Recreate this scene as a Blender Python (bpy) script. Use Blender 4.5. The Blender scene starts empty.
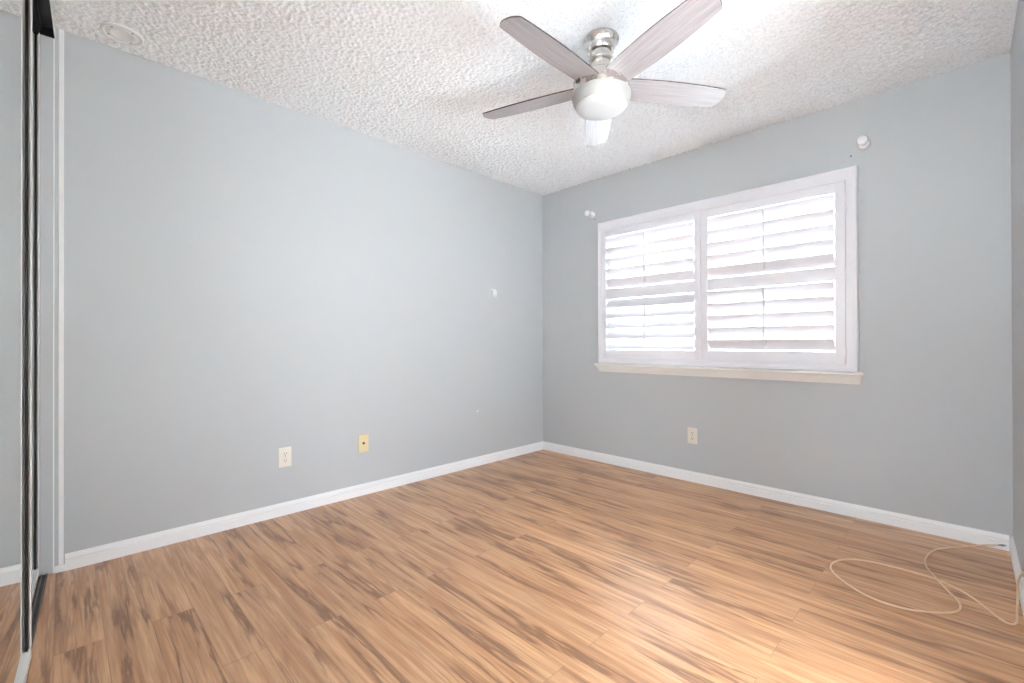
import bpy, bmesh, math, random
import numpy as np
from mathutils import Vector, Matrix

random.seed(4)
PI = math.pi
S = bpy.context.scene
C = S.collection

# ------------------------------------------------------------------ camera
FPX, YAW, PITCH, ROLL = 451.43, 0.7868, 0.0032, -0.0022
CAM = Vector((2.8691, 0.0195, 1.0206))
F = Vector((-math.sin(YAW) * math.cos(PITCH), math.cos(YAW) * math.cos(PITCH), math.sin(PITCH)))
R = Vector((math.cos(YAW), math.sin(YAW), 0)); U = R.cross(F)
R2 = R * math.cos(ROLL) + U * math.sin(ROLL); U2 = U * math.cos(ROLL) - R * math.sin(ROLL)
cd = bpy.data.cameras.new('camera'); cam = bpy.data.objects.new('camera', cd); C.objects.link(cam)
cd.sensor_width = 36; cd.lens = FPX / 1024 * 36; cd.clip_start = 0.02
m = Matrix((R2, U2, -F)).transposed().to_4x4(); m.translation = CAM
cam.matrix_world = m
S.camera = cam

# ------------------------------------------------------------------ world, lights, exposure
S.view_settings.view_transform = 'Standard'; S.view_settings.look = 'None'
S.view_settings.gamma = 1; S.view_settings.use_curve_mapping = False
S.view_settings.exposure = 1.55
w = bpy.data.worlds.new('daylight'); S.world = w; w.use_nodes = True
bg = w.node_tree.nodes['Background']
bg.inputs['Color'].default_value = (0.83, 0.915, 1.0, 1); bg.inputs['Strength'].default_value = 9.8


sl = bpy.data.lights.new('sun', 'SUN'); sl.energy = 45; sl.angle = 0.009; sl.color = (0.90, 0.955, 1.0)
so = bpy.data.objects.new('sun', sl); C.objects.link(so)
so.rotation_euler = Vector((0.25, -0.44, -0.86)).to_track_quat('-Z', 'Y').to_euler()


def portal(name, loc, rot, sx, sy):
    l = bpy.data.lights.new(name, 'AREA'); l.shape = 'RECTANGLE'; l.size = sx; l.size_y = sy
    l.cycles.is_portal = True
    o = bpy.data.objects.new(name, l); o.location = loc; o.rotation_euler = rot; C.objects.link(o)


portal('bedroom_window_portal', (1.54, 3.46, 1.44), (-PI / 2, 0, 0), 1.76, 1.2)
portal('added_nook_portal', (2.59, -0.86, 1.165), (PI / 2, 0, 0), 0.72, 0.9)  # guides sky light through the added nook window
portal('added_hall_portal', (4.42, 0.975, 0.735), (0, PI / 2, 0), 1.17, 1.95)  # guides sky light through the added hall window
S.cycles.max_bounces = 16; S.cycles.diffuse_bounces = 10; S.cycles.glossy_bounces = 6
S.cycles.transparent_max_bounces = 12; S.cycles.caustics_reflective = True
S.cycles.sample_clamp_indirect = 8
S.cycles.use_denoising = True


# ------------------------------------------------------------------ material helpers
def mat(name, col, rough=0.5, metal=0.0, spec=0.5, coat=0.0, bump=None):
    M = bpy.data.materials.new(name); M.use_nodes = True
    b = M.node_tree.nodes['Principled BSDF']
    b.inputs['Base Color'].default_value = (*col, 1); b.inputs['Roughness'].default_value = rough
    b.inputs['Metallic'].default_value = metal; b.inputs['Specular IOR Level'].default_value = spec
    b.inputs['Coat Weight'].default_value = coat
    nt = M.node_tree
    # small procedural variation in roughness, so no surface is perfectly uniform
    n = nt.nodes.new('ShaderNodeTexNoise'); n.inputs['Scale'].default_value = 18
    tc = nt.nodes.new('ShaderNodeTexCoord'); nt.links.new(tc.outputs['Object'], n.inputs['Vector'])
    mr = nt.nodes.new('ShaderNodeMapRange')
    mr.inputs['To Min'].default_value = max(0.0, rough - 0.04); mr.inputs['To Max'].default_value = min(1, rough + 0.04)
    nt.links.new(n.outputs['Fac'], mr.inputs['Value']); nt.links.new(mr.outputs['Result'], b.inputs['Roughness'])
    if bump:
        sc, st, di = bump
        n2 = nt.nodes.new('ShaderNodeTexNoise'); n2.inputs['Scale'].default_value = sc; n2.inputs['Detail'].default_value = 3
        nt.links.new(tc.outputs['Object'], n2.inputs['Vector'])
        bp = nt.nodes.new('ShaderNodeBump'); bp.inputs['Strength'].default_value = st; bp.inputs['Distance'].default_value = di
        nt.links.new(n2.outputs['Fac'], bp.inputs['Height']); nt.links.new(bp.outputs['Normal'], b.inputs['Normal'])
    return M


WALL = mat('wall_paint_grey', (0.495, 0.512, 0.522), 0.55, spec=0.35, bump=(140, 0.12, 0.002))
WHITE = mat('white_trim_paint', (0.83, 0.83, 0.83), 0.4, bump=(60, 0.05, 0.001))
HALLW = mat('hall_paint_white', (0.8, 0.8, 0.8), 0.6)
SHUT = mat('shutter_white', (0.80, 0.79, 0.82), 0.42)
SILL = mat('sill_cream_white', (0.84, 0.82, 0.79), 0.45)
CEIL = mat('popcorn_ceiling', (0.925, 0.94, 0.96), 0.9, spec=0.1, bump=(260, 0.6, 0.004))
# random darker flecks in the colour stand in for shade between popcorn grains
nt = CEIL.node_tree
nz = nt.nodes.new('ShaderNodeTexNoise'); nz.inputs['Scale'].default_value = 85; nz.inputs['Detail'].default_value = 3
nz.inputs['Roughness'].default_value = 0.65
tc_ = nt.nodes.new('ShaderNodeTexCoord'); nt.links.new(tc_.outputs['Object'], nz.inputs['Vector'])
cr_ = nt.nodes.new('ShaderNodeValToRGB'); nt.links.new(nz.outputs['Fac'], cr_.inputs[0])
cr_.color_ramp.elements[0].position = 0.32; cr_.color_ramp.elements[0].color = (0.77, 0.80, 0.825, 1)
cr_.color_ramp.elements[1].position = 0.50; cr_.color_ramp.elements[1].color = (0.935, 0.965, 0.99, 1)
nt.links.new(cr_.outputs[0], nt.nodes['Principled BSDF'].inputs['Base Color'])
NICKEL = mat('brushed_nickel', (0.66, 0.63, 0.59), 0.27, metal=1.0)
OPAL = mat('opal_glass', (0.52, 0.53, 0.54), 0.5)
BOWLSIDE = mat('frosted_glass_band', (0.36, 0.355, 0.335), 0.45)
BLACK = mat('black_track_metal', (0.012, 0.011, 0.010), 0.4)
TRACKB = mat('bronze_track_metal', (0.15, 0.115, 0.085), 0.4, metal=0.3)
DOORW = mat('door_frame_white', (0.82, 0.81, 0.79), 0.35)
IVORY = mat('plate_light_almond', (0.74, 0.70, 0.62), 0.4)
ALMOND = mat('plate_yellow_almond', (0.74, 0.62, 0.36), 0.4)
SLOT = mat('dark_slot', (0.10, 0.075, 0.05), 0.6)
CABLE = mat('cable_cream_vinyl', (0.75, 0.56, 0.38), 0.45)
STEEL = mat('connector_steel', (0.35, 0.34, 0.33), 0.3, metal=1.0)
KNOB = mat('knob_gloss_white', (0.85, 0.85, 0.85), 0.2, coat=0.5)
DARKM = mat('dark_emblem', (0.03, 0.028, 0.025), 0.5)
CONC = mat('outdoor_concrete', (0.72, 0.72, 0.71), 0.9)
MIRROR = mat('mirror_silver', (0.86, 0.90, 0.88), 0.0, metal=1.0)
for l in list(MIRROR.node_tree.links):
    if l.to_socket.name == 'Roughness':
        MIRROR.node_tree.links.remove(l)
MIRROR.node_tree.nodes['Principled BSDF'].inputs['Roughness'].default_value = 0.005

# window glass: transparent body with a fresnel reflection
GLASS = bpy.data.materials.new('window_glass'); GLASS.use_nodes = True
nt = GLASS.node_tree; nt.nodes.remove(nt.nodes['Principled BSDF'])
t = nt.nodes.new('ShaderNodeBsdfTransparent'); t.inputs['Color'].default_value = (0.56, 0.575, 0.58, 1)
g = nt.nodes.new('ShaderNodeBsdfGlossy'); g.inputs['Roughness'].default_value = 0.02
fr = nt.nodes.new('ShaderNodeFresnel'); fr.inputs['IOR'].default_value = 1.35
mx = nt.nodes.new('ShaderNodeMixShader')
nt.links.new(fr.outputs[0], mx.inputs[0]); nt.links.new(t.outputs[0], mx.inputs[1]); nt.links.new(g.outputs[0], mx.inputs[2])
nt.links.new(mx.outputs[0], nt.nodes['Material Output'].inputs['Surface'])


def floor_mat():
    M = bpy.data.materials.new('laminate_planks'); M.use_nodes = True
    nt = M.node_tree; N = nt.nodes; L = nt.links; b = N['Principled BSDF']

    def node(t, **k):
        n = N.new(t)
        for a, v in k.items():
            if hasattr(n, a):
                setattr(n, a, v)
        return n

    def val(n, **k):
        for a, v in k.items():
            n.inputs[a.replace('_', ' ')].default_value = v
        return n

    def math_(op, a, b_=None, clamp=False):
        n = node('ShaderNodeMath', operation=op); n.use_clamp = clamp
        for i, x in enumerate((a, b_)):
            if x is None:
                continue
            if isinstance(x, (int, float)):
                n.inputs[i].default_value = x
            else:
                L.new(x, n.inputs[i])
        return n.outputs[0]

    def mix(fac, a, b_, blend='MIX'):
        n = node('ShaderNodeMix', data_type='RGBA', blend_type=blend)
        if isinstance(fac, float):
            n.inputs[0].default_value = fac
        else:
            L.new(fac, n.inputs[0])
        for i, x in ((6, a), (7, b_)):
            if isinstance(x, tuple):
                n.inputs[i].default_value = (*x, 1)
            else:
                L.new(x, n.inputs[i])
        return n.outputs[2]

    def mapr(x, a, b_, c=0.0, d=1.0, smooth=True):
        n = node('ShaderNodeMapRange', interpolation_type='SMOOTHSTEP' if smooth else 'LINEAR')
        L.new(x, n.inputs['Value'])
        val(n, From_Min=a, From_Max=b_, To_Min=c, To_Max=d)
        return n.outputs['Result']

    tc = node('ShaderNodeTexCoord')
    br = node('ShaderNodeTexBrick', offset=0.37, offset_frequency=2, squash=1.0)
    val(br, Scale=1.0, Mortar_Size=0.0011, Mortar_Smooth=0.3, Bias=0.0, Brick_Width=1.21, Row_Height=0.127)
    br.inputs['Color1'].default_value = (0, 0, 0, 1); br.inputs['Color2'].default_value = (1, 1, 1, 1)
    L.new(tc.outputs['Object'], br.inputs['Vector'])
    rnd = br.outputs['Color']

    def noise(sx, sy, detail=4, rough=0.55, dist=0.0, off=0.0, seed=7.3):
        mp = node('ShaderNodeMapping'); mp.inputs['Scale'].default_value = (sx, sy, 1)
        mp.inputs['Location'].default_value = (off, off * 0.7, 0)
        L.new(tc.outputs['Object'], mp.inputs['Vector'])
        n = node('ShaderNodeTexNoise', noise_dimensions='4D')
        val(n, Scale=1.0, Detail=detail, Roughness=rough, Distortion=dist)
        L.new(mp.outputs[0], n.inputs['Vector'])
        sep = math_('MULTIPLY', rnd, seed); L.new(sep, n.inputs['W'])
        return n.outputs['Fac']

    fine = noise(6, 150, 4, 0.6)
    med = noise(1.8, 34, 5, 0.6, 0.6, 3.1)
    broad = noise(1.3, 7, 3, 0.5, 0.5, 9.4)
    v1 = noise(0.95, 13, 6, 0.56, 0.35, 5.0)
    v2 = noise(1.2, 30, 3, 0.5, 0.3, 15.0)
    mask = noise(1.1, 6, 2, 0.5, 0.3, 21.0)
    mask2 = noise(1.6, 7, 2, 0.5, 0.3, 31.0)
    ridge1 = mapr(math_('ABSOLUTE', math_('SUBTRACT', v1, 0.5)), 0.004, 0.038, 1.0, 0.0)
    ridge2 = mapr(math_('ABSOLUTE', math_('SUBTRACT', v2, 0.46)), 0.0, 0.045, 1.0, 0.0)
    vein1 = math_('MULTIPLY', ridge1, mapr(mask, 0.43, 0.56))
    vein2 = math_('MULTIPLY', ridge2, mapr(mask2, 0.40, 0.58))
    base = mix(mapr(med, 0.3, 0.7), FL_DARK, FL_LIGHT)
    base = mix(math_('MULTIPLY', mapr(broad, 0.45, 0.75), 0.55), base, FL_RED)
    base = mix(math_('MULTIPLY', mapr(fine, 0.42, 0.75), 0.30), base, FL_FINE)
    base = mix(math_('MULTIPLY', vein2, 0.55), base, FL_V2)
    base = mix(math_('MULTIPLY', vein1, 0.80), base, FL_V1)
    # cathedral shading beside the veins
    halo = mapr(math_('ABSOLUTE', math_('SUBTRACT', v1, 0.5)), 0.0, 0.12, 1.0, 0.0)
    base = mix(math_('MULTIPLY', math_('MULTIPLY', halo, mapr(mask, 0.45, 0.62)), 0.35), base, FL_V2)
    tone = mapr(rnd, 0.0, 1.0, 0.94, 1.04, False)
    tn = node('ShaderNodeCombineColor')
    for i in range(3):
        L.new(tone, tn.inputs[i])
    base = mix(1.0, base, tn.outputs[0], 'MULTIPLY')
    base = mix(math_('MULTIPLY', br.outputs['Fac'], 0.40), base, (0.16, 0.08, 0.04))
    L.new(base, b.inputs['Base Color'])
    b.inputs['Specular IOR Level'].default_value = 0.5
    b.inputs['Coat Weight'].default_value = 0.45; b.inputs['Coat Roughness'].default_value = 0.26
    L.new(mapr(fine, 0.3, 0.7, 0.34, 0.44, False), b.inputs['Roughness'])
    bp = node('ShaderNodeBump'); bp.inputs['Strength'].default_value = 0.25; bp.inputs['Distance'].default_value = 0.001
    hgt = math_('SUBTRACT', math_('MULTIPLY', fine, 0.25), br.outputs['Fac'])
    L.new(hgt, bp.inputs['Height']); L.new(bp.outputs['Normal'], b.inputs['Normal'])
    return M


FL_LIGHT = (0.80, 0.47, 0.25); FL_DARK = (0.53, 0.255, 0.112); FL_RED = (0.52, 0.262, 0.125)
FL_FINE = (0.33, 0.155, 0.07); FL_V2 = (0.33, 0.155, 0.068); FL_V1 = (0.21, 0.092, 0.041)
FLOOR = floor_mat()


def wood_blade():
    M = bpy.data.materials.new('grey_walnut_blade'); M.use_nodes = True
    nt = M.node_tree; N = nt.nodes; L = nt.links; b = N['Principled BSDF']
    tc = N.new('ShaderNodeTexCoord'); mp = N.new('ShaderNodeMapping'); mp.inputs['Scale'].default_value = (4, 90, 8)
    L.new(tc.outputs['Object'], mp.inputs[0])
    n = N.new('ShaderNodeTexNoise'); n.inputs['Scale'].default_value = 1; n.inputs['Detail'].default_value = 5
    n.inputs['Roughness'].default_value = 0.6
    L.new(mp.outputs[0], n.inputs['Vector'])
    cr = N.new('ShaderNodeValToRGB')
    cr.color_ramp.elements[0].position = 0.3; cr.color_ramp.elements[0].color = (0.30, 0.27, 0.275, 1)
    cr.color_ramp.elements[1].position = 0.7; cr.color_ramp.elements[1].color = (0.44, 0.415, 0.43, 1)
    L.new(n.outputs['Fac'], cr.inputs[0]); L.new(cr.outputs[0], b.inputs['Base Color'])
    b.inputs['Roughness'].default_value = 0.35; b.inputs['Coat Weight'].default_value = 0.4
    b.inputs['Coat Roughness'].default_value = 0.25
    return M


BLADE = wood_blade()
BEDGE = mat('dark_walnut_edge', (0.05, 0.035, 0.03), 0.5)


# ------------------------------------------------------------------ mesh helpers
def box(bm, x0, x1, y0, y1, z0, z1, bev=0.0, mtx=None):
    vs = [bm.verts.new((x, y, z)) for x in (x0, x1) for y in (y0, y1) for z in (z0, z1)]
    idx = [(0, 1, 3, 2), (4, 6, 7, 5), (0, 4, 5, 1), (2, 3, 7, 6), (0, 2, 6, 4), (1, 5, 7, 3)]
    fs = [bm.faces.new([vs[i] for i in q]) for q in idx]
    if bev > 0:
        es = {e for f in fs for e in f.edges}
        r = bmesh.ops.bevel(bm, geom=list(es), offset=bev, segments=2, profile=0.6, affect='EDGES')
        vs = list({v for f in r['faces'] for v in f.verts})
    if mtx is not None:
        bmesh.ops.transform(bm, matrix=mtx, verts=vs)
    return vs


def lathe(bm, prof, seg=48, axis='Z', mtx=None):
    rings = []; allv = []
    for r, z in prof:
        if r < 1e-6:
            v = bm.verts.new((0, 0, z)); rings.append([v]); allv.append(v)
        else:
            ring = [bm.verts.new((r * math.cos(2 * PI * i / seg), r * math.sin(2 * PI * i / seg), z)) for i in range(seg)]
            rings.append(ring); allv += ring
    for a, b in zip(rings, rings[1:]):
        for i in range(seg):
            j = (i + 1) % seg
            if len(a) == 1 and len(b) == 1:
                continue
            if len(a) == 1:
                bm.faces.new((a[0], b[j], b[i]))
            elif len(b) == 1:
                bm.faces.new((a[i], a[j], b[0]))
            else:
                bm.faces.new((a[i], a[j], b[j], b[i]))
    if mtx is not None:
        bmesh.ops.transform(bm, matrix=mtx, verts=allv)
    return allv


def extrude_profile(bm, prof, p0, p1, across, up=(0, 0, 1), cap=True):
    """sweep a closed 2-D profile (u across, v up) from p0 to p1"""
    a = Vector(across); u = Vector(up); p0 = Vector(p0); p1 = Vector(p1)
    r0 = [bm.verts.new(p0 + a * x + u * y) for x, y in prof]
    r1 = [bm.verts.new(p1 + a * x + u * y) for x, y in prof]
    n = len(prof)
    for i in range(n):
        j = (i + 1) % n
        bm.faces.new((r0[i], r0[j], r1[j], r1[i]))
    if cap:
        bm.faces.new(r0[::-1]); bm.faces.new(r1)


def tube(bm, pts, rad, seg=12, cap=True):
    pts = [Vector(p) for p in pts]; rings = []
    n = None
    for i, p in enumerate(pts):
        t = (pts[min(i + 1, len(pts) - 1)] - pts[max(i - 1, 0)]).normalized()
        if n is None:
            n = t.orthogonal().normalized()
        n = (n - t * n.dot(t)).normalized(); b = t.cross(n)
        rings.append([bm.verts.new(p + (n * math.cos(2 * PI * k / seg) + b * math.sin(2 * PI * k / seg)) * rad) for k in range(seg)])
    for a, b in zip(rings, rings[1:]):
        for k in range(seg):
            j = (k + 1) % seg
            bm.faces.new((a[k], a[j], b[j], b[k]))
    if cap:
        bm.faces.new(rings[0][::-1]); bm.faces.new(rings[-1])


def obj(name, bm, material, parent=None, smooth=False, loc=None):
    bmesh.ops.recalc_face_normals(bm, faces=bm.faces)
    me = bpy.data.meshes.new(name); bm.to_mesh(me); bm.free()
    for mm in (material if isinstance(material, (list, tuple)) else [material]):
        me.materials.append(mm)
    if smooth:
        me.shade_smooth()
        if smooth != 'all':
            me.set_sharp_from_angle(angle=math.radians(35))
    o = bpy.data.objects.new(name, me); C.objects.link(o)
    if parent is not None:
        o.parent = parent
    if loc is not None:
        o.location = loc
    return o


def thing(name, label, cat, loc=(0, 0, 0), rot=(0, 0, 0), group=None):
    o = bpy.data.objects.new(name, None); C.objects.link(o)
    o.location = loc; o.rotation_euler = rot; o.empty_display_size = 0.05
    tag(o, label, cat, group)
    return o


def tag(o, label, cat, group=None):
    o['label'] = label; o['category'] = cat
    if group:
        o['group'] = group


def struct(name, bm, material, parent=None, smooth=False):
    o = obj(name, bm, material, parent, smooth)
    if parent is None:
        o['kind'] = 'structure'
    return o


def copy_tree(o, parent=None):
    c = o.copy(); C.objects.link(c)
    if parent is not None:
        c.parent = parent
    for ch in list(o.children):
        copy_tree(ch, c)
    return c


NB = bmesh.new
H = 2.44; W = 3.032; Y1 = 3.3
DY0, DY1 = 0.95, 1.77          # unseen doorway added in the right wall for fill light

# ------------------------------------------------------------------ room shell
b = NB(); box(b, -0.12, 4.5, -0.95, 3.45, -0.12, 0.0); struct('floor', b, FLOOR)
b = NB(); box(b, -0.12, 0.0, -0.95, 3.45, 0, H + 0.03); struct('wall_left', b, WALL)

WX0, WX1, WZ0, WZ1 = 0.700, 2.386, 0.885, 2.000     # window opening
b = NB()
box(b, 0, WX0, Y1, 3.45, 0, H + 0.03); box(b, WX1, 4.5, Y1, 3.45, 0, H + 0.03)
box(b, WX0, WX1, Y1, 3.45, 0, WZ0); box(b, WX0, WX1, Y1, 3.45, WZ1, H + 0.03)
struct('wall_window', b, WALL)
b = NB()
box(b, W, W + 0.12, DY1, Y1, 0, H + 0.03); box(b, W, W + 0.12, -0.95, DY0, 0, H + 0.03)
box(b, W, W + 0.12, DY0, DY1, 2.04, H + 0.03)
struct('wall_right', b, WALL)
b = NB()
box(b, 0, 2.22, -0.95, -0.83, 0, H + 0.03); box(b, 2.96, 4.5, -0.95, -0.83, 0, H + 0.03)
box(b, 2.22, 2.96, -0.95, -0.83, 0, 0.75); box(b, 2.22, 2.96, -0.95, -0.83, 1.58, H + 0.03)
box(b, 2.16, 2.20, -0.83, -0.20, 0, H)       # end of the closet; the unseen nook window beyond is added for fill light
struct('wall_closet', b, HALLW)

# ceiling: slab and a knobbly popcorn underside
b = NB(); box(b, -0.12, 4.5, -1.7, 4.40, H + 0.03, H + 0.15)  # overhang past the walls is an unseen eave, added to shade the windows
slab = struct('ceiling_slab', b, HALLW)
SP = 0.0052
nx, ny = int((W + 0.02) / SP), int((Y1 + 0.86) / SP)
rng = np.random.default_rng(3)


def blur(a, k):
    for ax in (0, 1):
        a = sum(np.roll(a, s, ax) * wgt for s, wgt in zip(range(-k, k + 1), np.hanning(2 * k + 3)[1:-1] / np.hanning(2 * k + 3)[1:-1].sum()))
    return a


h1 = blur(rng.random((nx, ny)), 1); h1 = (h1 - h1.mean()) / h1.std()
h0 = np.clip(rng.normal(size=(nx, ny)), -1.6, 1.6)
h2 = blur(rng.random((nx, ny)), 3); h2 = (h2 - h2.mean()) / h2.std()
hh = np.clip(0.45 + 0.24 * h1 + 0.22 * h0 + 0.08 * h2, 0, 1.25) * POP if (POP := 0.0075) else 0
xs = np.linspace(-0.005, W + 0.005, nx); ys = np.linspace(-0.84, Y1 + 0.005, ny)
gx, gy = np.meshgrid(xs, ys, indexing='ij')
co = np.stack([gx, gy, H + 0.002 - hh], -1).reshape(-1, 3).astype(np.float32)
ii = (np.arange(nx - 1)[:, None] * ny + np.arange(ny - 1)[None]).reshape(-1)
fc = np.stack([ii, ii + 1, ii + ny + 1, ii + ny], -1).astype(np.int32)
me = bpy.data.meshes.new('ceiling')
me.vertices.add(len(co)); me.vertices.foreach_set('co', co.ravel())
me.loops.add(fc.size); me.loops.foreach_set('vertex_index', fc.ravel())
me.polygons.add(len(fc)); me.polygons.foreach_set('loop_start', np.arange(0, fc.size, 4, dtype=np.int32))
me.update(calc_edges=True); me.shade_smooth(); me.materials.append(CEIL)
ceil = bpy.data.objects.new('ceiling', me); C.objects.link(ceil); ceil['kind'] = 'structure'
slab.parent = ceil
del slab['kind']

# unseen hall behind the added doorway, its window opening made to let in fill
b = NB(); box(b, 4.38, 4.5, 1.95, Y1, 0, H + 0.03); box(b, 4.38, 4.5, -0.83, 0.0, 0, H + 0.03)
box(b, 4.38, 4.5, 0.0, 1.95, 0, 0.15); box(b, 4.38, 4.5, 0.0, 1.95, 1.32, H + 0.03)
struct('wall_hall_added', b, HALLW)
b = NB(); box(b, W + 0.12, 4.38, -0.83, Y1, 2.43, 2.47); struct('ceiling_hall_added', b, HALLW)
b = NB()
for s, y in ((-1, DY0), (1, DY1)):
    box(b, W - 0.014, W + 0.134, y - 0.02, y + 0.02, 0, 2.06, 0.003)
box(b, W - 0.014, W + 0.134, DY0 + 0.02, DY1 - 0.02, 2.02, 2.06, 0.003)
struct('doorway_added', b, WHITE)  # frame of the doorway added for fill light

# outside ground, seen through the louvers
b = NB(); box(b, -30, 34, -32, 34, -0.45, -0.3); struct('ground', b, CONC)

# baseboards
BP = [(0, 0), (0.013, 0), (0.013, 0.042), (0.0092, 0.045), (0.0088, 0.050), (0.0118, 0.0535), (0.0105, 0.059), (0.0075, 0.067), (0.004, 0.073), (0, 0.074)]
b = NB(); extrude_profile(b, BP, (0, 0.03, 0), (0, Y1, 0), (1, 0, 0))
box(b, 0, 0.010, -0.004, 0.03, 0, 0.030, 0.002); struct('baseboard_left', b, WHITE, smooth=True)
b = NB(); extrude_profile(b, BP, (0.013, Y1, 0), (W - 0.013, Y1, 0), (0, -1, 0)); struct('baseboard_window', b, WHITE, smooth=True)
b = NB(); extrude_profile(b, BP, (W, Y1, 0), (W, DY1 + 0.02, 0), (-1, 0, 0))
extrude_profile(b, BP, (W, DY0 - 0.02, 0), (W, -0.1, 0), (-1, 0, 0)); struct('baseboard_right', b, WHITE, smooth=True)

# closet jamb trim on the end of the left wall
b = NB(); box(b, 0, 0.004, 0.009, 0.026, 0.03, H - 0.004, 0.0015); struct('trim_1', b, WHITE)
b = NB(); box(b, 0, 0.003, -0.0085, -0.004, 0.0, H - 0.004, 0.001); struct('trim_2', b, WHITE)

# ------------------------------------------------------------------ window with shutters
b = NB()
for x0, x1, z0, z1 in ((WX0, WX0 + 0.045, WZ0, WZ1), (WX1 - 0.045, WX1, WZ0, WZ1), (WX0 + 0.045, WX1 - 0.045, WZ0, WZ0 + 0.045),
                       (WX0 + 0.045, WX1 - 0.045, WZ1 - 0.045, WZ1), (1.515, 1.56, WZ0 + 0.045, WZ1 - 0.045)):
    box(b, x0, x1, 3.385, 3.43, z0, z1, 0.003)
win = struct('window_1', b, WHITE)
b = NB(); box(b, WX0 + 0.04, 1.52, 3.404, 3.409, WZ0 + 0.04, WZ1 - 0.04); obj('window_pane', b, GLASS, win)
b = NB(); box(b, 1.555, WX1 - 0.04, 3.404, 3.409, WZ0 + 0.04, WZ1 - 0.04); obj('window_pane', b, GLASS, win)
# sill with a sloped apron moulding below
b = NB()
SP_ = [(0, 0.846), (0.062, 0.846), (0.066, 0.842), (0.066, 0.832), (0.061, 0.828), (0.053, 0.826), (0.048, 0.816), (0.034, 0.797), (0.024, 0.784), (0.022, 0.776), (0, 0.776)]
a, u = Vector((0, -1, 0)), Vector((0, 0, 1))


def sill_ring(xf):
    return [b.verts.new(Vector((xf(x), Y1, 0)) + a * x + u * z) for x, z in SP_]


r0 = sill_ring(lambda d: 0.640 + (0.066 - d) * 0.45 * (d < 0.056)); r1 = sill_ring(lambda d: 2.462 - (0.066 - d) * 0.45 * (d < 0.056))
for k in range(len(SP_)):
    j = (k + 1) % len(SP_); b.faces.new((r0[k], r0[j], r1[j], r1[k]))
b.faces.new(r0[::-1]); b.faces.new(r1)
obj('window_sill', b, SILL, win, smooth=True)

sh = thing('plantation_shutter', 'white plantation shutters with two louvered panels covering the window', 'window shutter', (1.545, Y1, 0.846))
OX, OZ = 1.545, 0.846
FX0, FX1, FZ0, FZ1 = 0.654, 2.436, 0.847, 2.044
PX0, PX1, PZ0, PZ1 = 0.702, 2.377, 0.892, 1.968


def lbox(bm, x0, x1, y0, y1, z0, z1, bev=0.0):
    box(bm, x0 - OX, x1 - OX, y0 - Y1, y1 - Y1, z0 - OZ, z1 - OZ, bev)


b = NB()
# mitred casing with a stepped profile (depth, distance from outer edge)
CP = [(0, 0), (0.028, 0), (0.036, 0.004), (0.037, 0.012), (0.033, 0.018), (0.033, 0.036), (0.030, 0.044), (0.030, 0.048), (0, 0.048)]
rings = []
for cx, cz, sx, sz in ((FX0, FZ0, 1, 1), (FX1, FZ0, -1, 1), (FX1, FZ1, -1, -1), (FX0, FZ1, 1, -1)):
    kx = (PX0 - FX0 - 0.002) / 0.048 if sx > 0 else (FX1 - PX1 - 0.002) / 0.048
    kz = (PZ0 - FZ0 - 0.002) / 0.048 if sz > 0 else (FZ1 - PZ1 - 0.002) / 0.048
    rings.append([b.verts.new((cx + sx * e * kx - OX, -d, cz + sz * e * kz - OZ)) for d, e in CP])
for q in range(4):
    A, B = rings[q], rings[(q + 1) % 4]
    for k in range(len(CP)):
        j = (k + 1) % len(CP); b.faces.new((A[k], A[j], B[j], B[k]))
obj('shutter_frame', b, SHUT, sh, smooth=True)

PY0, PY1 = 3.271, 3.299


def louver_bm(x0, x1, zc, tilt, yc=3.286):
    bm = NB(); n = 20; wd, th = 0.0445, 0.0062
    ca, sa = math.cos(tilt), math.sin(tilt)
    prof = []
    for k in range(n):
        a_ = 2 * PI * k / n
        p = wd * math.copysign(abs(math.cos(a_)) ** 0.9, math.cos(a_)); q = th * math.sin(a_)
        # p runs towards the room (-y) and up by tilt
        prof.append((-(p * ca - q * sa) + yc - Y1, p * sa + q * ca + zc - OZ))
    r0 = [bm.verts.new((x0 - OX, y, z)) for y, z in prof]; r1 = [bm.verts.new((x1 - OX, y, z)) for y, z in prof]
    for k in range(n):
        j = (k + 1) % n; bm.faces.new((r0[k], r0[j], r1[j], r1[k]))
    bm.faces.new(r0[::-1]); bm.faces.new(r1)
    return bm


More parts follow.
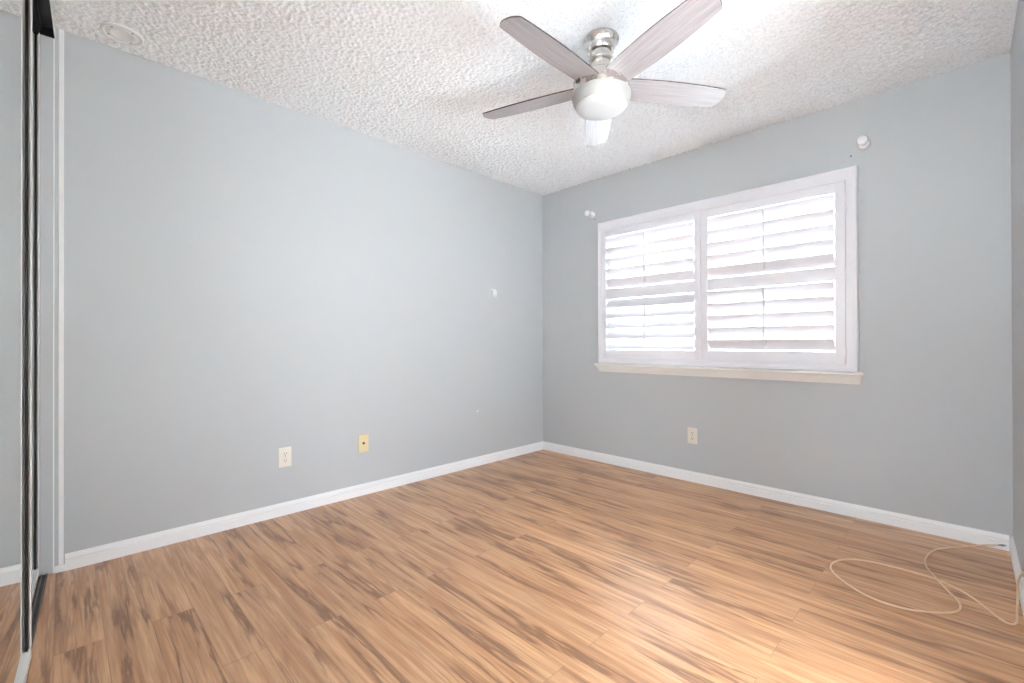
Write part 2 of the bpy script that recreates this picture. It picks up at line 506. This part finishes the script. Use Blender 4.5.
def panel(x0, x1, ox0, ox1, rodx, hinge_x, tilts):
    b = NB()
    lbox(b, x0, ox0, PY0, PY1, PZ0, PZ1, 0.003); lbox(b, ox1, x1, PY0, PY1, PZ0, PZ1, 0.003)
    for z0, z1 in ((PZ0, 0.963), (1.388, 1.471), (1.908, PZ1)):
        lbox(b, ox0 - 0.002, ox1 + 0.002, PY0 + 0.0006, PY1 - 0.0006, z0, z1, 0.003)
    p = obj('shutter_panel', b, SHUT, sh, smooth=True)
    for (z0, z1), tl in zip(((0.963, 1.388), (1.471, 1.908)), tilts):
        pitch = (z1 - z0) / 5
        for k in range(5):
            obj('louver', louver_bm(ox0 + 0.003, ox1 - 0.003, z0 + pitch * (k + 0.5), tl), SHUT, p, smooth=True)
        b = NB()
        ey = 3.286 - 0.0445 * math.cos(tl) - 0.009; ez = 0.0445 * math.sin(tl)
        za, zb = (z0 + pitch * 0.5 + ez - 0.055, z1 - pitch * 0.5 + ez - 0.006) if tl > 0 else (z0 + 0.05, z1 - 0.008)
        lbox(b, rodx - 0.0055, rodx + 0.0055, ey - 0.006, ey + 0.005, za, zb, 0.003)
        obj('tilt_rod', b, SHUT, p, smooth=True)
    for z in (0.965, 1.43, 1.87):
        b = NB()
        lathe(b, [(0, -0.03), (0.0035, -0.03), (0.0045, -0.028), (0.0045, 0.028), (0.0035, 0.03), (0, 0.03)], 12,
              mtx=Matrix.Translation((hinge_x - OX, PY0 - 0.003 - Y1, z - OZ)))
        obj('hinge', b, SHUT, sh, smooth=True)
    return p


T = math.radians
panel(PX0 + 0.001, 1.5275, 0.734, 1.484, 1.098, 0.7015, (T(-56), T(53)))
panel(1.5305, PX1 - 0.001, 1.579, 2.326, 1.947, 2.3775, (T(53), T(53)))

# ------------------------------------------------------------------ ceiling fan
fan = thing('ceiling_fan', 'flush mount five blade ceiling fan with nickel body and white glass light', 'ceiling fan', (1.678, 1.797, H - 0.004))


def zprof(p):
    return [(r, z - (H - 0.004)) for r, z in p]


b = NB(); lathe(b, zprof([(0, 2.436), (0.078, 2.436), (0.082, 2.430), (0.082, 2.421), (0.079, 2.417), (0.073, 2.412), (0.066, 2.395), (0.062, 2.378), (0.058, 2.372), (0.055, 2.372), (0.053, 2.38), (0, 2.38)]), 64)
obj('canopy', b, NICKEL, fan, True)
b = NB(); lathe(b, zprof([(0, 2.385), (0.048, 2.385), (0.048, 2.340), (0.056, 2.337), (0.058, 2.332), (0.056, 2.327), (0.046, 2.324), (0.046, 2.26), (0, 2.26)]), 64)
obj('downrod_collar', b, NICKEL, fan, True)
b = NB(); lathe(b, zprof([(0, 2.275), (0.050, 2.275), (0.075, 2.268), (0.105, 2.255), (0.122, 2.244), (0.128, 2.232), (0.129, 2.196), (0.132, 2.190), (0.132, 2.178), (0.128, 2.174), (0, 2.174)]), 72)
housing = obj('motor_housing', b, NICKEL, fan, True)
# small dark script-like mark on the housing side
b = NB()
ang0 = math.radians(-116)
for k, (da, dz, hgt, sl) in enumerate(((0, 0, 0.015, 0.35), (0.035, 0, 0.015, 0.35), (0.018, 0.0, 0.004, 0.0), (0.075, -0.002, 0.009, 0.3), (0.105, -0.002, 0.009, 0.3), (0.135, -0.002, 0.009, 0.3), (0.165, 0.001, 0.014, 0.3), (0.195, -0.002, 0.009, 0.3), (0.225, -0.002, 0.009, 0.3), (0.11, -0.008, 0.0025, 0.0))):
    a_ = ang0 + da
    M_ = Matrix.Rotation(a_, 4, 'Z') @ Matrix.Translation((0.1293, 0, 2.212 + dz - (H - 0.004))) @ Matrix.Rotation(sl, 4, 'X')
    wdt = 0.0022 if hgt > 0.005 else (0.012 if hgt < 0.003 else 0.006)
    box(b, -0.001, 0.001, -wdt, wdt, -hgt / 2, hgt / 2, 0.0, M_)
obj('emblem', b, DARKM, housing)
b = NB(); lathe(b, zprof([(0, 2.180), (0.127, 2.180), (0.1345, 2.175), (0.1355, 2.168), (0.1345, 2.156), (0.130, 2.140), (0.1235, 2.127), (0.118, 2.121), (0.114, 2.119), (0, 2.119)]), 72)
lamp = obj('glass_shade', b, BOWLSIDE, fan, True)
b = NB(); lathe(b, zprof([(0, 2.121), (0.1165, 2.121), (0.1172, 2.117), (0.114, 2.111), (0.104, 2.105), (0.085, 2.099), (0.05, 2.095), (0, 2.093)]), 72)
obj('glass_diffuser', b, OPAL, lamp, True)


def blade_mesh():
    """one blade along +X, its grain along X, rounded tip, symmetrical convex edges"""
    r0, r1 = 0.108, 0.613
    top = []
    n = 26
    for k in range(n + 1):
        s = k / n; x = r0 + (r1 - 0.012 - r0) * s
        wd = 0.0625 - 0.008 * s + 0.0135 * math.sin(PI * min(1, s * 0.92 + 0.02)) ** 0.9
        top.append((x, wd))
    xt, wt = top[-1]
    tip = []
    for k in range(1, 16):
        v = 1 - 2 * k / 16
        e = 1 - abs(v) ** 3.2
        tip.append((xt + 0.010 * e + 0.012 * (1 - v * v), wt * v))
    outline = [(x, y) for x, y in top] + tip + [(x, -y) for x, y in top[::-1]]
    bm = NB(); th = 0.0055
    lo = [bm.verts.new((x, y, -th / 2)) for x, y in outline]; hi = [bm.verts.new((x, y, th / 2)) for x, y in outline]
    bm.faces.new(lo[::-1]); bm.faces.new(hi)
    nn = len(outline)
    for i in range(nn):
        f = bm.faces.new((lo[i], lo[(i + 1) % nn], hi[(i + 1) % nn], hi[i])); f.material_index = 1
    return bm


bl0 = obj('blade', blade_mesh(), [BLADE, BEDGE], fan)
# blade holder: a nickel tab from the housing under the blade root
b = NB(); box(b, 0.085, 0.155, -0.022, 0.022, 0.0035, 0.0085, 0.002)
for sx in (0.125, 0.143):
    for sy in (-0.012, 0.012):
        lathe(b, [(0, 0.0085), (0.004, 0.0085), (0.004, 0.0105), (0, 0.0115)], 10, mtx=Matrix.Translation((sx, sy, 0)))
obj('blade_bracket', b, NICKEL, bl0, True)
ZB = 2.212
for k in range(5):
    o = bl0 if k == 0 else copy_tree(bl0, fan)
    ph = math.radians(-17.5 + 72 * k)
    # counter-clockwise edge lower
    o.matrix_local = Matrix.Translation((0, 0, ZB - (H - 0.004))) @ Matrix.Rotation(ph, 4, 'Z') @ Matrix.Rotation(math.radians(-11), 4, 'X')

# ------------------------------------------------------------------ closet: tracks and sliding mirror doors
CA = -0.040     # the closet front is not quite square to the room
CR = (0, 0, math.atan(CA))
OPEN_X = 2.93


tt = thing('closet_top_track', 'black overhead track of the mirrored closet with a thin white front lip', 'closet track', (0.002, 0, H - 0.013), CR)
b = NB()
for y0, y1 in ((-0.007, -0.004), (-0.048, -0.044), (-0.083, -0.080)):
    box(b, 0.0, OPEN_X, y0, y1, -0.042, -0.001)
box(b, 0.0, OPEN_X, -0.083, -0.004, -0.003, 0.0)
box(b, 0.0, 0.0025, -0.083, -0.004, -0.042, -0.001)
obj('channel', b, BLACK, tt)
b = NB(); box(b, 0.0, OPEN_X, -0.004, -0.002, -0.045, -0.001, 0.0006); obj('front_lip', b, DOORW, tt)

bt = thing('closet_floor_track', 'dark bronze floor track with ribs under the mirrored closet doors', 'closet track', (0.002, 0, 0.0), CR)
b = NB(); box(b, 0.0, OPEN_X, -0.092, -0.024, 0.0, 0.003)
for y in (-0.026, -0.043, -0.058, -0.075, -0.090):
    box(b, 0.0, OPEN_X, y - 0.0014, y + 0.0014, 0.002, 0.009, 0.0004)
rail = obj('rail', b, TRACKB, bt)
b = NB()
for y in (-0.0345, -0.0505, -0.0665, -0.0825):
    box(b, 0.001, OPEN_X - 0.001, y - 0.0050, y + 0.0050, 0.0028, 0.0034)
obj('groove', b, BLACK, rail)


def mirror_door(name, label, x0, x1, yf):
    """yf = front lip of the frame; mirror sits 11 mm behind"""
    d = thing(name, label, 'closet door', (0.002, 0, 0.0095), CR, 'sliding mirror closet doors')
    z1 = 2.370
    b = NB(); box(b, x0 + 0.012, x1 - 0.012, yf - 0.0160, yf - 0.0115, 0.03, z1 - 0.004); obj('mirror', b, MIRROR, d)
    for xa, s in ((x0, 1), (x1, -1)):
        b = NB()
        # C shaped stile: front lip, back web
        lo, hi = sorted((xa, xa + s * 0.022))
        wl, wh = sorted((xa, xa + s * 0.004))
        box(b, lo, hi, yf - 0.0035, yf, 0.0, z1, 0.0008)
        box(b, wl, wh, yf - 0.0200, yf - 0.0035, 0.0, z1)
        box(b, lo, hi, yf - 0.0200, yf - 0.0175, 0.0, z1)
        st = obj('stile', b, DOORW, d)
        b = NB(); lo, hi = sorted((xa + s * 0.005, xa + s * 0.020))
        box(b, lo, hi, yf - 0.0114, yf - 0.0084, 0.034, z1 - 0.006); obj('gasket', b, BLACK, st)
    b = NB(); box(b, x0 + 0.004, x1 - 0.004, yf - 0.0200, yf - 0.001, 0.0, 0.034, 0.002)
    obj('bottom_rail', b, DOORW, d)
    b = NB(); box(b, x0 + 0.004, x1 - 0.004, yf - 0.0195, yf - 0.001, z1 - 0.005, z1, 0.001)
    obj('top_rail', b, BLACK, d)
    return d


mirror_door('mirror_closet_door', 'white framed mirror closet door nearest the camera at the left edge', 0.74, 2.24, -0.0190)
mirror_door('mirror_closet_door', 'rear mirror closet door closed against the white jamb of the left wall', 0.004, 1.50, -0.0495)

# ------------------------------------------------------------------ wall plates
MW = Matrix.Rotation(-PI / 2, 4, 'Z')      # local -y (plate front) -> world +x for the left wall


def plate_bm(w=0.072, h=0.116, d=0.0055):
    bm = NB(); box(bm, -w / 2, w / 2, -d, 0, -h / 2, h / 2, 0.0025); return bm


def duplex(label, loc, rz):
    t = thing('wall_outlet', label, 'outlet', loc, (0, 0, rz), 'duplex wall outlets')
    obj('cover_plate', plate_bm(), IVORY, t, True)
    for s in (1, -1):
        b = NB()
        pr = []
        for k in range(24):
            a_ = 2 * PI * k / 24
            pr.append((0.0165 * math.cos(a_), max(-0.0125, min(0.0125, 0.0165 * math.sin(a_))) + s * 0.0195))
        extrude_profile(b, pr, (0, -0.0048, 0), (0, -0.0075, 0), (1, 0, 0))
        r_ = obj('receptacle', b, IVORY, t, True)
        b = NB()
        box(b, -0.0075, -0.0050, -0.0082, -0.006, s * 0.0195 - 0.001, s * 0.0195 + 0.0075)
        box(b, 0.0050, 0.0075, -0.0082, -0.006, s * 0.0195 - 0.001, s * 0.0195 + 0.0075)
        lathe(b, [(0, 0), (0.0028, 0), (0.0028, 0.002), (0, 0.002)], 10, mtx=Matrix.Translation((0, -0.0062, s * 0.0195 - 0.0075)) @ Matrix.Rotation(PI / 2, 4, 'X'))
        obj('slots', b, SLOT, r_)
    b = NB(); lathe(b, [(0, 0), (0.003, 0), (0.003, 0.001), (0, 0.0018)], 12, mtx=Matrix.Translation((0, -0.0053, 0)) @ Matrix.Rotation(PI / 2, 4, 'X'))
    obj('screw', b, STEEL, t, True)
    return t


LW = PI / 2   # plate front (-y) turned to +x
duplex('off-white duplex outlet low on the left wall beside the yellowed plate', (0.0, 0.963, 0.343), LW)
duplex('off-white duplex outlet low on the window wall below the shutters', (1.456, Y1, 0.337), 0)

t = thing('wall_jack', 'yellowed almond cable jack plate low on the left wall', 'wall jack', (0.0, 1.461, 0.347), (0, 0, LW))
obj('cover_plate', plate_bm(), ALMOND, t, True)
b = NB(); lathe(b, [(0, 0), (0.0085, 0), (0.0085, 0.003), (0.006, 0.004), (0.0048, 0.004), (0.0048, 0.010), (0, 0.010)], 16,
               mtx=Matrix.Translation((0, -0.005, 0)) @ Matrix.Rotation(PI / 2, 4, 'X'))
obj('socket', b, SLOT, t, True)
for s in (1, -1):
    b = NB(); lathe(b, [(0, 0), (0.003, 0), (0.003, 0.001), (0, 0.0018)], 12, mtx=Matrix.Translation((0, -0.0053, s * 0.041)) @ Matrix.Rotation(PI / 2, 4, 'X'))
    obj('screw', b, ALMOND, t, True)

# small holder and plug on the left wall
t = thing('wall_holder', 'small white plastic holder stuck high on the left wall near the corner', 'holder', (0.0, 2.652, 1.452), (0, 0, LW))
b = NB(); box(b, -0.024, 0.024, -0.004, 0, -0.034, 0.034, 0.0015, Matrix.Rotation(math.radians(6), 4, 'Y')); obj('back_plate', b, WHITE, t, True)
b = NB()
M_ = Matrix.Rotation(math.radians(6), 4, 'Y')
box(b, -0.024, 0.024, -0.022, -0.018, -0.034, 0.018, 0.0015, M_)
box(b, -0.024, -0.020, -0.019, -0.003, -0.034, 0.018, 0.001, M_); box(b, 0.020, 0.024, -0.019, -0.003, -0.034, 0.018, 0.001, M_)
box(b, -0.024, 0.024, -0.022, -0.003, -0.036, -0.032, 0.001, M_)
obj('pocket', b, WHITE, t, True)
b = NB(); lathe(b, [(0, 0), (0.009, 0), (0.008, 0.003), (0.003, 0.004), (0.002, 0.002), (0, 0.002)], 16,
               mtx=Matrix.Translation((0, 2.473, 0.452)) @ Matrix.Rotation(PI / 2, 4, 'Y'))
tag(obj('wall_plug', b, KNOB, None, True), 'tiny white round wall plug low on the left wall near the corner', 'wall plug')


# knobs above the window, each a rosette, stem and ball
def wall_knob(label, loc):
    t = thing('curtain_knob', label, 'curtain knob', loc, (0, 0, 0), 'white knobs above the window')
    RX = Matrix.Rotation(PI / 2, 4, 'X') @ Matrix.Scale(1.42, 4)
    b = NB(); lathe(b, [(0, 0), (0.019, 0), (0.020, 0.003), (0.019, 0.007), (0.014, 0.011), (0.0095, 0.013), (0, 0.013)], 28, mtx=RX)
    obj('rosette', b, KNOB, t, True)
    b = NB(); lathe(b, [(0, 0.012), (0.0095, 0.012), (0.0080, 0.020), (0.0080, 0.032), (0.010, 0.038), (0, 0.038)], 24, mtx=RX)
    obj('stem', b, KNOB, t, True)
    b = NB(); lathe(b, [(0, 0.036), (0.010, 0.036), (0.0165, 0.041), (0.0190, 0.048), (0.0190, 0.053), (0.0165, 0.060), (0.010, 0.0645), (0, 0.066)], 28, mtx=RX)
    obj('knob', b, KNOB, t, True)


wall_knob('white turned curtain knob on the wall left of the shutters', (0.577, Y1, 2.136))
wall_knob('white turned curtain knob on the wall right of the shutters', (2.465, Y1, 2.163))
for nm, x, z, side in (('a', 0.603, 2.092, 'left'), ('b', 2.401, 2.113, 'right')):
    b = NB(); lathe(b, [(0, 0), (0.0045, 0), (0.0045, 0.001), (0.002, 0.0022), (0, 0.0022)], 12, mtx=Matrix.Translation((x, Y1, z)) @ Matrix.Rotation(PI / 2, 4, 'X'))
    tag(obj('wall_screw', b, DARKM, None, True), 'tiny dark screw head just above the %s top corner of the shutters' % side, 'screw', 'old screws above the shutters')

# ceiling mounting ring near the left wall
t = thing('ceiling_mount_plate', 'round white mounting ring on the popcorn ceiling above the left wall', 'mounting plate', (0.155, 0.215, H))
b = NB(); lathe(b, [(0.048, 0), (0.076, 0), (0.076, -0.008), (0.073, -0.012), (0.066, -0.012), (0.062, -0.007), (0.052, -0.007), (0.048, -0.009)], 48)
obj('outer_ring', b, WHITE, t, True)
b = NB(); lathe(b, [(0, -0.001), (0.050, -0.001), (0.050, -0.010), (0.046, -0.0115), (0.038, -0.0105), (0.034, -0.008), (0, -0.007)], 48)
obj('centre_plate', b, WHITE, t, True)
for a_ in (0.6, 2.5, 4.1, 5.5):
    b = NB(); lathe(b, [(0, -0.006), (0.0045, -0.006), (0.0045, -0.0095), (0, -0.0105)], 10, mtx=Matrix.Translation((0.056 * math.cos(a_), 0.056 * math.sin(a_), 0)))
    obj('screw', b, STEEL, t, True)


# ------------------------------------------------------------------ cable on the floor
def spline(P, n=10):
    P = [Vector(p) for p in P]; out = []
    Q = [2 * P[0] - P[1]] + P + [2 * P[-1] - P[-2]]
    for i in range(1, len(Q) - 2):
        for k in range(n):
            t_ = k / n; p0, p1, p2, p3 = Q[i - 1:i + 3]
            out.append(0.5 * ((2 * p1) + (p2 - p0) * t_ + (2 * p0 - 5 * p1 + 4 * p2 - p3) * t_ ** 2 + (3 * p1 - p0 - 3 * p2 + p3) * t_ ** 3))
    out.append(P[-1]); return out


r_ = 0.0036
CPTS = [(2.985, 3.281, 0.022), (2.955, 3.270, 0.018), (2.905, 3.232, 0.010), (2.85, 3.175, r_), (2.80, 3.112, r_), (2.758, 3.030, r_), (2.737, 2.905, r_), (2.742, 2.795, r_),
        (2.772, 2.690, 0.0105), (2.81, 2.601, r_), (2.841, 2.525, r_), (2.854, 2.467, r_), (2.844, 2.412, r_), (2.806, 2.362, r_), (2.757, 2.325, r_), (2.700, 2.298, r_), (2.631, 2.294, r_), (2.562, 2.323, r_),
        (2.493, 2.385, r_), (2.449, 2.447, r_), (2.434, 2.512, r_), (2.450, 2.585, r_), (2.500, 2.648, r_), (2.572, 2.678, r_), (2.653, 2.686, r_), (2.723, 2.684, r_), (2.771, 2.677, r_), (2.835, 2.640, r_),
        (2.887, 2.586, r_), (2.933, 2.505, r_), (2.960, 2.456, r_), (2.984, 2.444, r_), (2.999, 2.478, r_), (3.004, 2.560, 0.006), (3.010, 2.640, 0.028), (3.012, 2.660, 0.075), (3.016, 2.585, 0.140), (3.020, 2.440, 0.205), (3.022, 2.28, 0.26), (3.026, 2.16, 0.30), (3.0325, 2.12, 0.305)]
t = thing('coaxial_cable', 'cream cable looped across the laminate floor in the right corner', 'cable', (2.7, 2.6, 0))
off = Vector((2.7, 2.6, 0))
b = NB(); tube(b, [p - off for p in spline(CPTS, 8)], r_, 10); obj('cord', b, CABLE, t, True)
b = NB()
d_ = (Vector(CPTS[0]) - Vector(CPTS[1])).normalized(); q = d_.to_track_quat('Z', 'Y').to_matrix().to_4x4()
lathe(b, [(0, -0.004), (0.0040, -0.004), (0.0042, 0.006), (0.0058, 0.007), (0.0058, 0.016), (0.0042, 0.017), (0.0042, 0.024), (0.001, 0.024), (0.001, 0.029), (0, 0.029)], 12, mtx=Matrix.Translation(Vector(CPTS[0]) - off) @ q)
obj('connector', b, STEEL, t, True)
